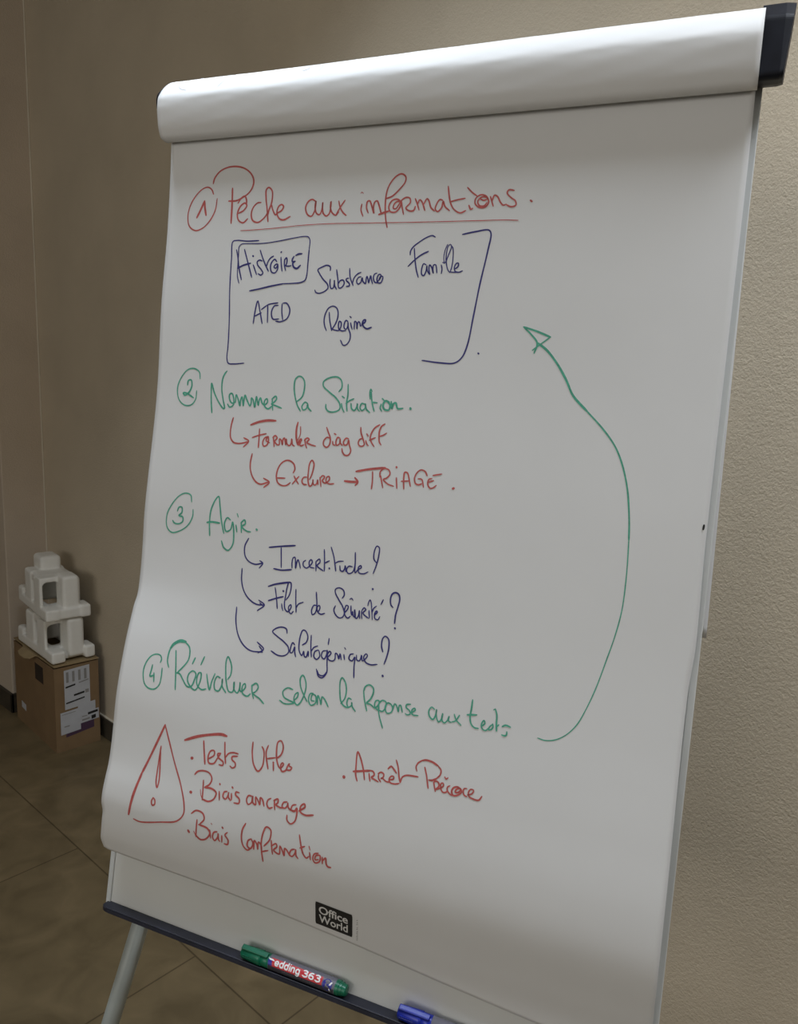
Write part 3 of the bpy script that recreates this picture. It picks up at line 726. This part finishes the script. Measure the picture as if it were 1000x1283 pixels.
 ('handwritten_note', 'red', 'red handwritten note reading Arrêt Précoce', """550 3407 2586 3411 2580
213 3579 2577 3553 2638 3542 2735 3540 2898 3586 2836 3640 2713 3668 2612
296 3517 2671 3627 2701 3724 2728
210 3714 2694 3725 2652 3738 2614
210 3718 2731 3764 2724 3779 2691 3749 2658 3797 2642 3838 2629
209 3831 2712 3837 2669 3867 2636
208 3825 2716 3857 2741 3893 2727 3889 2690 3862 2671 3881 2679 3933 2656 3982 2659
207 3969 2683 4015 2702 4016 2729 3987 2727 3964 2686 3983 2655 4042 2654 4088 2671
248 3937 2799 3971 2832 4004 2810 4042 2775
205 4021 2914 4053 2844 4076 2752 4101 2683
204 4103 2688 4116 2744 4160 2776 4264 2791 4301 2794
202 4278 2853 4263 2892 4280 2939 4323 2977
260 4323 2977 4368 2992 4444 2987 4513 2962
199 4513 2962 4554 2924 4550 2871 4514 2824
260 4514 2824 4471 2796 4430 2789
201 4365 2913 4395 2835 4433 2701
199 4488 2779 4504 2731 4520 2687
199 4488 2775 4509 2797 4543 2787 4553 2751 4521 2709 4556 2726 4573 2739
198 4570 2729 4605 2772 4593 2795 4572 2781 4579 2731 4606 2699 4642 2708 4657 2733
198 4606 2863 4623 2845 4643 2863
197 4677 2785 4652 2766 4653 2732 4689 2698 4736 2692
215 4808 2769 4768 2793 4720 2774 4704 2727 4727 2694 4779 2711 4814 2753 4796 2783 4754 2765 4744 2732 4776 2736 4803 2768
195 4867 2800 4840 2794 4832 2758 4850 2724 4878 2718
194 4884 2736 4934 2765 4943 2801 4911 2802 4890 2763 4904 2724 4951 2710 5013 2713 5041 2759"""),
]

def catmull(pts, step):
    out = []
    for i in range(len(pts)-1):
        p0, p1, p2, p3 = pts[max(i-1, 0)], pts[i], pts[i+1], pts[min(i+2, len(pts)-1)]
        # centripetal spacing keeps sharp turns free of overshoot
        def kn(a, b): return max(1e-6, ((a[0]-b[0])**2+(a[1]-b[1])**2)**.25)
        t0 = 0; t1 = t0+kn(p0, p1) if i else t0+kn(p1, p2); t2 = t1+kn(p1, p2); t3 = t2+(kn(p2, p3) if p3 != p2 else kn(p1, p2))
        if i == 0: p0 = (2*p1[0]-p2[0], 2*p1[1]-p2[1])
        if i == len(pts)-2: p3 = (2*p2[0]-p1[0], 2*p2[1]-p1[1])
        n = max(2, int(math.hypot(p2[0]-p1[0], p2[1]-p1[1])/step))
        for k in range(n):
            t = t1+(t2-t1)*k/n; q = []
            for a, b, c, d in zip(p0, p1, p2, p3):
                A1 = (t1-t)/(t1-t0)*a+(t-t0)/(t1-t0)*b; A2 = (t2-t)/(t2-t1)*b+(t-t1)/(t2-t1)*c; A3 = (t3-t)/(t3-t2)*c+(t-t2)/(t3-t2)*d
                B1 = (t2-t)/(t2-t0)*A1+(t-t0)/(t2-t0)*A2; B2 = (t3-t)/(t3-t1)*A2+(t-t1)/(t3-t1)*A3
                q.append((t2-t)/(t2-t1)*B1+(t-t1)/(t2-t1)*B2)
            out.append(tuple(q))
    out.append(pts[-1]); return out
def add_stroke(bm, pts, width, lift, place, step=.0011):
    c = catmull(pts, step); n = len(c); h = width/2
    Lv, Rv = [], []
    def off(i):
        a, b = c[max(i-1, 0)], c[min(i+1, n-1)]
        dx, dy = b[0]-a[0], b[1]-a[1]; L = math.hypot(dx, dy) or 1
        return -dy/L, dx/L
    cum = [0]
    for i in range(1, n): cum.append(cum[-1]+math.hypot(c[i][0]-c[i-1][0], c[i][1]-c[i-1][1]))
    for i in range(n):
        nx, ny = off(i)
        e = min(cum[i], cum[-1]-cum[i]); k = min(1, .72+.28*e/(2.5*h)) * (1+.07*math.sin(cum[i]*170+len(pts)))
        Lv.append((c[i][0]+nx*h*k, c[i][1]+ny*h*k)); Rv.append((c[i][0]-nx*h*k, c[i][1]-ny*h*k))
    def tip(i, sgn):
        nx, ny = off(i); tx, ty = ny*sgn, -nx*sgn; hh = h*.72
        return [(c[i][0]+hh*(nx*math.cos(a)+tx*math.sin(a)), c[i][1]+hh*(ny*math.cos(a)+ty*math.sin(a))) for a in (math.pi/4, math.pi/2, 3*math.pi/4)]
    V = [(bm.verts.new(place(*a, lift)), bm.verts.new(place(*b, lift))) for a, b in zip(Lv, Rv)]
    for p, q in zip(V, V[1:]): bm.faces.new((p[0], p[1], q[1], q[0]))
    t0 = [bm.verts.new(place(*q, lift)) for q in tip(0, -1)]; bm.faces.new((V[0][0], *t0, V[0][1]))
    t1 = [bm.verts.new(place(*q, lift)) for q in tip(n-1, 1)]; bm.faces.new((V[-1][0], *t1, V[-1][1]))
for name, ink, label, data in INK:
    bm = bmesh.new()
    for k, line in enumerate(data.split('\n')):
        f = [int(x) for x in line.split()]
        add_stroke(bm, [(f[i]*1e-4, f[i+1]*1e-4) for i in range(1, len(f), 2)], f[0]*1e-5*INK_WIDTH, .00020+.000006*k, lay)
    o = link(name, bm, M[ink], pad, sheet); o['label'] = label
# faint marks showing through on the roll
def on_roll(a, b, lift): return roll_pt(a/.6955, b, lift)
for k, st in enumerate((((.022, .405), (.022, .372), (.030, .342), (.041, .330)), ((.052, .415), (.049, .402)), ((.096, .405), (.093, .370), (.088, .330)),
        ((.200, .380), (.205, .362), (.211, .374), (.208, .384)), ((.226, .395), (.228, .370), (.226, .352)), ((.300, .392), (.302, .372)))):
    bm = bmesh.new()
    c = [on_roll(a, b, .0004) for a, b in catmull(st, .004)]
    for p, q in zip(c, c[1:]):
        s = (q-p).cross(BN).normalized()*.0004
        bm.faces.new([bm.verts.new(x) for x in (p-s, p+s, q+s, q-s)])
    bmesh.ops.remove_doubles(bm, verts=bm.verts, dist=.0003)
    link('faint_mark', bm, M['faint'], pad, rollo)
# a short pen tick on the right border
bm = bmesh.new(); add_stroke(bm, [(.6935, .5885), (.6932, .5842)], .0022, .0005, lay); link('pen_tick', bm, M['logo'], pad, sheet)
# printed shop logo near the lower edge of the sheet
LU0, LV0, LU1, LV1 = .3200, .0773, .3680, .1062
def logo_pt(x, y, lift):                                   # x, y in 0..1 over the black patch
    u = LU0+(LU1-LU0)*x; v = (LV0+(LV1-LV0)*y)-.0023*x
    return lay(u, v, lift)
bm = bmesh.new(); r = .06
ol = [(x, y) for x, y in ((.0, .0), (1, 0), (1, 1), (0, 1))]
add_grid(bm, lambda s, t: logo_pt(min(max(s, .012 if t in (0, 1) else 0), .988 if t in (0, 1) else 1), t, .0005), 16, 10)
o = link('printed_logo', bm, M['logo'], pad, sheet); o['label'] = 'black printed shop logo'
letters = bmesh.new()
for body, x0, x1, y0, y1 in (('Office', .10, .885, .52, .87), ('World', .10, .885, .13, .475)):
    tb, a, b, c, d = text_mesh(body, .01, .00018)
    mp = {}
    for v in tb.verts: mp[v] = letters.verts.new(logo_pt(x0+(v.co.x-a)/(b-a)*(x1-x0), y0+(v.co.y-c)/(d-c)*(y1-y0), .0008))
    for f in tb.faces: letters.faces.new([mp[v] for v in f.verts])
    tb.free()
o = link('logo_lettering', letters, M['white_print'], pad, sheet); o['label'] = 'white logo lettering reading Office World'
bm = bmesh.new()                                           # tiny upright small print beside the logo, too small to read
for k, y in enumerate((.02, .10, .17, .25, .33, .40, .50, .57, .72, .80, .90)):
    add_stroke(bm, [(.3735+.0004*(k % 2), LV0-.0045+y*.029), (.3748, LV0-.0038+y*.029)], .0009, .0005, lay)
o = link('small_print', bm, M['grey_print'], pad, sheet)

# ------------------------------------------------------------------ whiteboard markers on the tray
BOWL = [(.48, .46), (.27, .60), (.06, .45), (.06, .15), (.27, .0), (.48, .13)]
GLYPH = {'e': [[(.06, .30), (.49, .30), (.47, .48), (.27, .60), (.06, .46), (.05, .16), (.27, .0), (.48, .08)]],
         'd': [BOWL, [(.50, .98), (.50, .0)]], 'i': [[(.06, .60), (.06, .0)], [(.06, .86), (.06, .90)]],
         'n': [[(.06, .60), (.06, .0)], [(.06, .38), (.22, .58), (.42, .54), (.48, .36), (.48, .0)]],
         'g': [BOWL, [(.50, .60), (.50, -.08), (.32, -.28), (.08, -.20)]],
         '3': [[(.05, .90), (.26, 1.0), (.48, .88), (.46, .64), (.22, .54)], [(.22, .54), (.50, .44), (.52, .16), (.26, .0), (.04, .10)]],
         '6': [[(.46, .94), (.24, .92), (.06, .60), (.05, .20), (.26, .0), (.49, .15), (.48, .42), (.27, .56), (.08, .42)]]}
def marker(loc_uvw, plastic, label, full):
    u0, v0, w0 = loc_uvw; R = .0083
    o = B(u0, v0, w0); root = thing('whiteboard_marker', o-BV*R, label, 'marker', None)
    def lat(prof): b = bmesh.new(); add_lathe(b, o, BH, BN, prof, 36); return b
    def sm(ob):
        for f in ob.data.polygons: f.use_smooth = len(f.vertices) == 4
        return ob
    cap = sm(link('cap', lat(((0, .0050), (.0006, .0064), (.002, .0074), (.0255, .0087), (.0285, .0088), (.0288, .0076))), plastic, root))
    b = bmesh.new()                                        # pocket clip along the cap's top
    ang = math.radians(62); e1 = BN*math.cos(ang)+BV*math.sin(ang); e2 = BH.cross(e1)
    add_box(b, (.0015, -.0032, .0055), (.0385, .0032, .0108), (o, BH, e2, e1), bevel=.0013, seg=3)
    link('clip', b, plastic, root, cap)
    b = bmesh.new()                                        # raised ribs on the cap
    for dg in (5, -8):
        an = math.radians(dg); f1 = BN*math.cos(an)+BV*math.sin(an)
        add_box(b, (.004, -.0004, .0070), (.020, .0004, .0086), (o, BH, BH.cross(f1), f1), bevel=.0002)
    link('grip_rib', b, plastic, root, cap)
    sm(link('collar', lat(((.0286, .0075), (.0290, .0080), (.0405, .0082), (.0408, .0078))), plastic, root))
    barrel = sm(link('barrel', lat(((.0404, .0080), (.0408, R), (.1300, R), (.1304, .0080))), M['film'], root))
    (link('end_plug', lat(((.1300, .0078), (.1303, .0082), (.1345, .0082), (.1350, .0074), (.1385, .0073), (.1388, .0066), (.1425, .0062), (.1436, .0050))), plastic, root))
    def cyl(a, th, lift): t = math.radians(th); return o+BH*a+(BN*math.cos(t)+BV*math.sin(t))*(R+lift)
    def patch(name, a0, a1, t0, t1, m, lift, par, lab=None, shear=0):
        b = bmesh.new(); add_grid(b, lambda s, t: cyl(a0+(a1-a0)*s+shear*t, t0+(t1-t0)*t, lift), 24, 14)
        p = link(name, b, m, root, par); p['label'] = lab or name.replace('_', ' '); return p
    def words(body, a0, a1, t0, t1, m, lift, bold, name, par, lab):
        tb, x0, x1, y0, y1 = text_mesh(body, .01, bold)
        for v in tb.verts: v.co = cyl(a0+(v.co.x-x0)/(x1-x0)*(a1-a0), t0+(v.co.y-y0)/(y1-y0)*(t1-t0), lift)
        p = link(name, tb, m, root, par); p['label'] = lab
    def bold(body, a0, a1, tbase, hmm, name, lab):         # heavy rounded letters drawn as strokes round the barrel
        b = bmesh.new(); H = hmm*.001; adv = {'i': .26, '3': .72, '6': .72}
        tot = sum(adv.get(ch, .74) for ch in body)-.16; sx = (a1-a0)/tot; x = a0; k = 0
        for ch in body:
            for st in GLYPH[ch]:
                add_stroke(b, [(x+px*sx, py*H) for px, py in st], (.00165), .00030+.00001*k, lambda q, y, l: cyl(q, tbase+math.degrees(y/R), l), .0003); k += 1
            x += adv.get(ch, .74)*sx
        link(name, b, M['label_white'], root, barrel)['label'] = lab
    if full:
        patch('label_base', .0412, .1296, -60, 6, M['film_dark'], .00008, barrel, 'dark lower label')
        patch('label_panel', .0440, .1140, 4, 66, M['label_red'], .00012, barrel, 'red label panel')
        patch('label_corner', .0412, .0468, 6, 44, M['label_blue'], .00016, barrel, 'blue label corner', -.0015)
        patch('label_flash', .0425, .0492, 44, 56, M['label_white'], .00018, barrel, 'white label flash', -.003)
        b = bmesh.new()
        cc = [cyl(.1210+.0062*math.cos(t), 24+42*math.sin(t), .00022) for t in [2*math.pi*k/28 for k in range(28)]]
        mid = cyl(.1210, 24, .00022); mv = b.verts.new(mid); cv = [b.verts.new(p) for p in cc]
        for k in range(28): b.faces.new((mv, cv[k], cv[(k+1) % 28]))
        link('label_seal', b, M['label_blue'], root, barrel)['label'] = 'round blue label seal'
        patch('label_mark', .1186, .1204, 14, 32, M['film'], .0003, barrel, 'pale mark on the blue seal')
        patch('label_mark', .1230, .1252, 26, 50, M['label_white'], .0003, barrel, 'white tick on the blue seal', .002)
        patch('label_mark', .1245, .1260, -16, 2, M['label_white'], .0003, barrel, 'white stroke below the blue seal', -.0012)
        bold('edding', .0500, .0838, 19, 7.6, 'brand_lettering', 'white lettering reading edding')
        bold('363', .0878, .1110, 20, 6.2, 'model_lettering', 'white lettering reading 363')
        words('whiteboard marker', .0600, .1060, -14, 1, M['film'], .00035, .0, 'small_lettering', barrel, 'grey lettering reading whiteboard marker')
    return root
marker((.2243, .0116, .0092), M['green_plastic'], 'green capped whiteboard marker with a red label lying on the pen tray', True)
marker((.4330, .0116, .0092), M['blue_plastic'], 'blue capped whiteboard marker lying on the pen tray at the bottom edge', False)

# ------------------------------------------------------------------ cardboard box in the corner
E1, E2, E3 = unit((.9985, -.055, 0)), unit((.055, .9985, 0)), Vector((0, 0, 1))
K0 = Vector((1.129, 2.629, 0)); KF = (K0, E1, E2, E3); BW, BD, BHt = .163, .405, .325
box = thing('cardboard_box', K0+E1*BW/2+E2*BD/2, 'tall brown cardboard box with shipping labels standing on the floor in the corner', 'box')
bm = bmesh.new()
add_box(bm, (0, 0, 0), (BW, .004, BHt), KF); add_box(bm, (0, BD-.004, 0), (BW, BD, BHt), KF)
add_box(bm, (0, .004, 0), (.004, BD-.004, BHt), KF); add_box(bm, (BW-.004, .004, 0), (BW, BD-.004, BHt), KF)
add_box(bm, (.004, .004, 0), (BW-.004, BD-.004, .004), KF); add_box(bm, (.004, .004, BHt-.03), (BW-.004, BD-.004, BHt-.026), KF)
body = link('box_body', bm, M['card'], box)
bm = bmesh.new()                                            # lid flap with the locking tongue on its left edge
ol = [(.001, .0), (BW+.001, -.004), (BW+.001, BD-.002), (-.001, BD-.002), (-.001, .305), (-.006, .285), (-.030, .270), (-.038, .235), (-.036, .190), (-.026, .165), (-.004, .160), (-.001, .140)]
def lidz(x, y): return .3345-max(0, -x)*.30-.004*(1-y/BD)
add_prism(bm, [K0+E1*x+E2*y+E3*lidz(x, y) for x, y in ol], E3*.0035)
link('lid_flap', bm, M['card_lid'], box)['label'] = 'lighter lid flap with rounded tongue'
bm = bmesh.new(); add_box(bm, (-.0006, .105, .235), (.002, .185, .300), KF, bevel=.0005); link('hand_hole', bm, M['hole_shade'], box)['label'] = 'dark hand hole'  # dark panel on the box side, shade inside the hole put into its colour
def face(name, s0, s1, z0, z1, m, lift, par, sk=0, lab=None):
    b = bmesh.new(); pts = [(s0, z0), (s1, z0+sk), (s1, z1+sk), (s0, z1)]
    add_prism(b, [K0+E1*(s*BW)-E2*lift+E3*z for s, z in pts], -E2*.0004)
    o = link(name, b, m, box, par)
    if lab: o['label'] = lab
    return o
face('purple_print', .22, .86, .052, .100, M['purple'], .0001, None, .012, 'dark purple printed block')
l1 = face('shipping_label', .215, .790, .160, .312, M['sticker'], .0006, None, .004, 'tall white shipping label')
face('overlap_label', .50, .900, .118, .166, M['sticker'], .0011, None, .004, 'small white label')
l2 = face('address_label', .105, .55, .066, .152, M['sticker'], .0016, None, .004, 'wide white address label')
l3 = face('address_label', .55, .975, .092, .132, M['sticker'], .0014, None, .004, 'white label with black bars')
for k in range(4):                                          # barcode columns and lines of print
    s = .26+.135*k
    face('barcode', s, s+.055, .264, .304, M['grey_print'], .0012, l1)
face('print_line', .24, .46, .243, .249, M['logo'], .0012, l1, .005); face('print_line', .54, .76, .252, .256, M['grey_print'], .0012, l1, .005)
face('print_line', .42, .66, .206, .213, M['logo'], .0012, l1, .004); face('print_line', .68, .76, .208, .222, M['grey_print'], .0012, l1)
face('print_line', .24, .66, .182, .187, M['logo'], .0012, l1, .008)
face('print_line', .14, .44, .143, .145, M['grey_print'], .0022, l2, .002); face('print_line', .18, .30, .094, .098, M['grey_print'], .0022, l2)
face('print_line', .72, .95, .119, .128, M['logo'], .0020, l3, .003); face('print_line', .58, .70, .116, .119, M['grey_print'], .0020, l3)
face('print_line', .80, .90, .098, .112, M['logo'], .0020, l3, .002); face('print_line', .58, .76, .100, .106, M['grey_print'], .0020, l3, .002)
bm = bmesh.new(); add_prism(bm, [K0+E2*y+E3*z for y, z in ((.300, .062), (.345, .066), (.345, .092), (.300, .088))], -E1*.0006)
link('small_sticker', bm, M['sticker'], box)['label'] = 'small white sticker'

# ------------------------------------------------------------------ polystyrene packing pieces on the box
def window_panel(bm, x0, x1, z0, z1, hx0, hx1, hz0, hz1, y0, y1, fr):
    """upright panel with an arched hole, built as one closed ring"""
    cx = (hx0+hx1)/2; n = 8
    inner = [(hx0, hz0)]+[(hx0+(hx1-hx0)*.30*(1-math.cos(t)), hz1-(.018)*(1-math.sin(t))) for t in [math.pi/2*k/5 for k in range(6)]]
    inner += [(hx1-(hx1-hx0)*.30*(1-math.cos(t)), hz1-.018*(1-math.sin(t))) for t in [math.pi/2*(5-k)/5 for k in range(6)]]+[(hx1, hz0)]
    m = len(inner)
    outer = [(x0, z0)]+[(x0+(x1-x0)*min(1, max(0, (k-3)/(m-8))), z0+(z1-z0)*min(1, k/3)) if k < m-4 else (x1, z1-(z1-z0)*(k-(m-4))/3) for k in range(1, m-1)]+[(x1, z0)]
    o, a, b, c = fr
    def P(q, y): return o+a*q[0]+b*y+c*q[1]
    for y in (y0, y1): pass
    I = [[bm.verts.new(P(q, y)) for q in inner] for y in (y0, y1)]; O = [[bm.verts.new(P(q, y)) for q in outer] for y in (y0, y1)]
    for k in range(m):
        j = (k+1) % m
        bm.faces.new((I[0][k], I[0][j], O[0][j], O[0][k])); bm.faces.new((I[1][k], I[1][j], O[1][j], O[1][k]))
        bm.faces.new((I[0][k], I[0][j], I[1][j], I[1][k])); bm.faces.new((O[0][k], O[0][j], O[1][j], O[1][k]))
def foam(z0, turn, upper, label):
    c, s = math.cos(turn), math.sin(turn)
    ea = E1*c+E2*s; eb = -E1*s+E2*c
    mid = K0+E1*.083+E2*.195; o = mid-ea*.083-eb*.195+E3*z0
    fr = (o, ea, eb, E3); root = None
    bm = bmesh.new()
    def bx(lo, hi, b=.007): add_box(bm, lo, hi, fr, bevel=b, seg=3)
    t = .043
    bx((.000, .008, 0), (.050, .075, t)); bx((.000, .050, .002), (.040, .355, t-.002)); bx((.120, .006, 0), (.158, .080, t+.004))
    bx((.040, .030, .004), (.130, .085, t-.014)); bx((.112, .070, .004), (.156, .355, t-.006)); bx((.003, .300, 0), (.156, .365, t))
    if upper: bx((.002, .010, .002), (.158, .080, t-.002))
    window_panel(bm, .001, .120, .02, .148, .0095, .073, t-.006, .130, .075, .125, fr)
    bx((.0005, .078, .02), (.013, .150, .142), .004)
    bx((.064, .018, .010), (.124, .105, .158), .012)
    bx((.002, .185, .02), (.040, .270, .153), .011)
    bx((.006, .110, .118), (.118, .265, .150), .011)
    bx((.045, .235, .02), (.140, .285, .146), .010); bx((.108, .085, .02), (.148, .285, .134), .010)
    bx((.0005, .300, .0), (.034, .360, .064), .011)
    if upper: bx((.040, .190, .130), (.116, .290, .200), .014)
    ob = link('polystyrene_block', bm, M['foam'], None)
    me = ob.data
    loc = o+ea*.08+eb*.19
    for v in me.vertices: v.co -= loc
    ob.location = loc
    r = ob.modifiers.new('merge', 'REMESH'); r.mode = 'VOXEL'; r.voxel_size = .0030; r.use_smooth_shade = True
    sm = ob.modifiers.new('soften', 'SMOOTH'); sm.factor = .5; sm.iterations = 5
    ob['label'] = label; ob['category'] = 'packaging'; ob['group'] = 'polystyrene packing blocks on the cardboard box'
foam(.3385, 0.0, False, 'white polystyrene packing block resting directly on the cardboard box')
foam(.3385+.160, -.07, True, 'white polystyrene packing block on top of the other block')
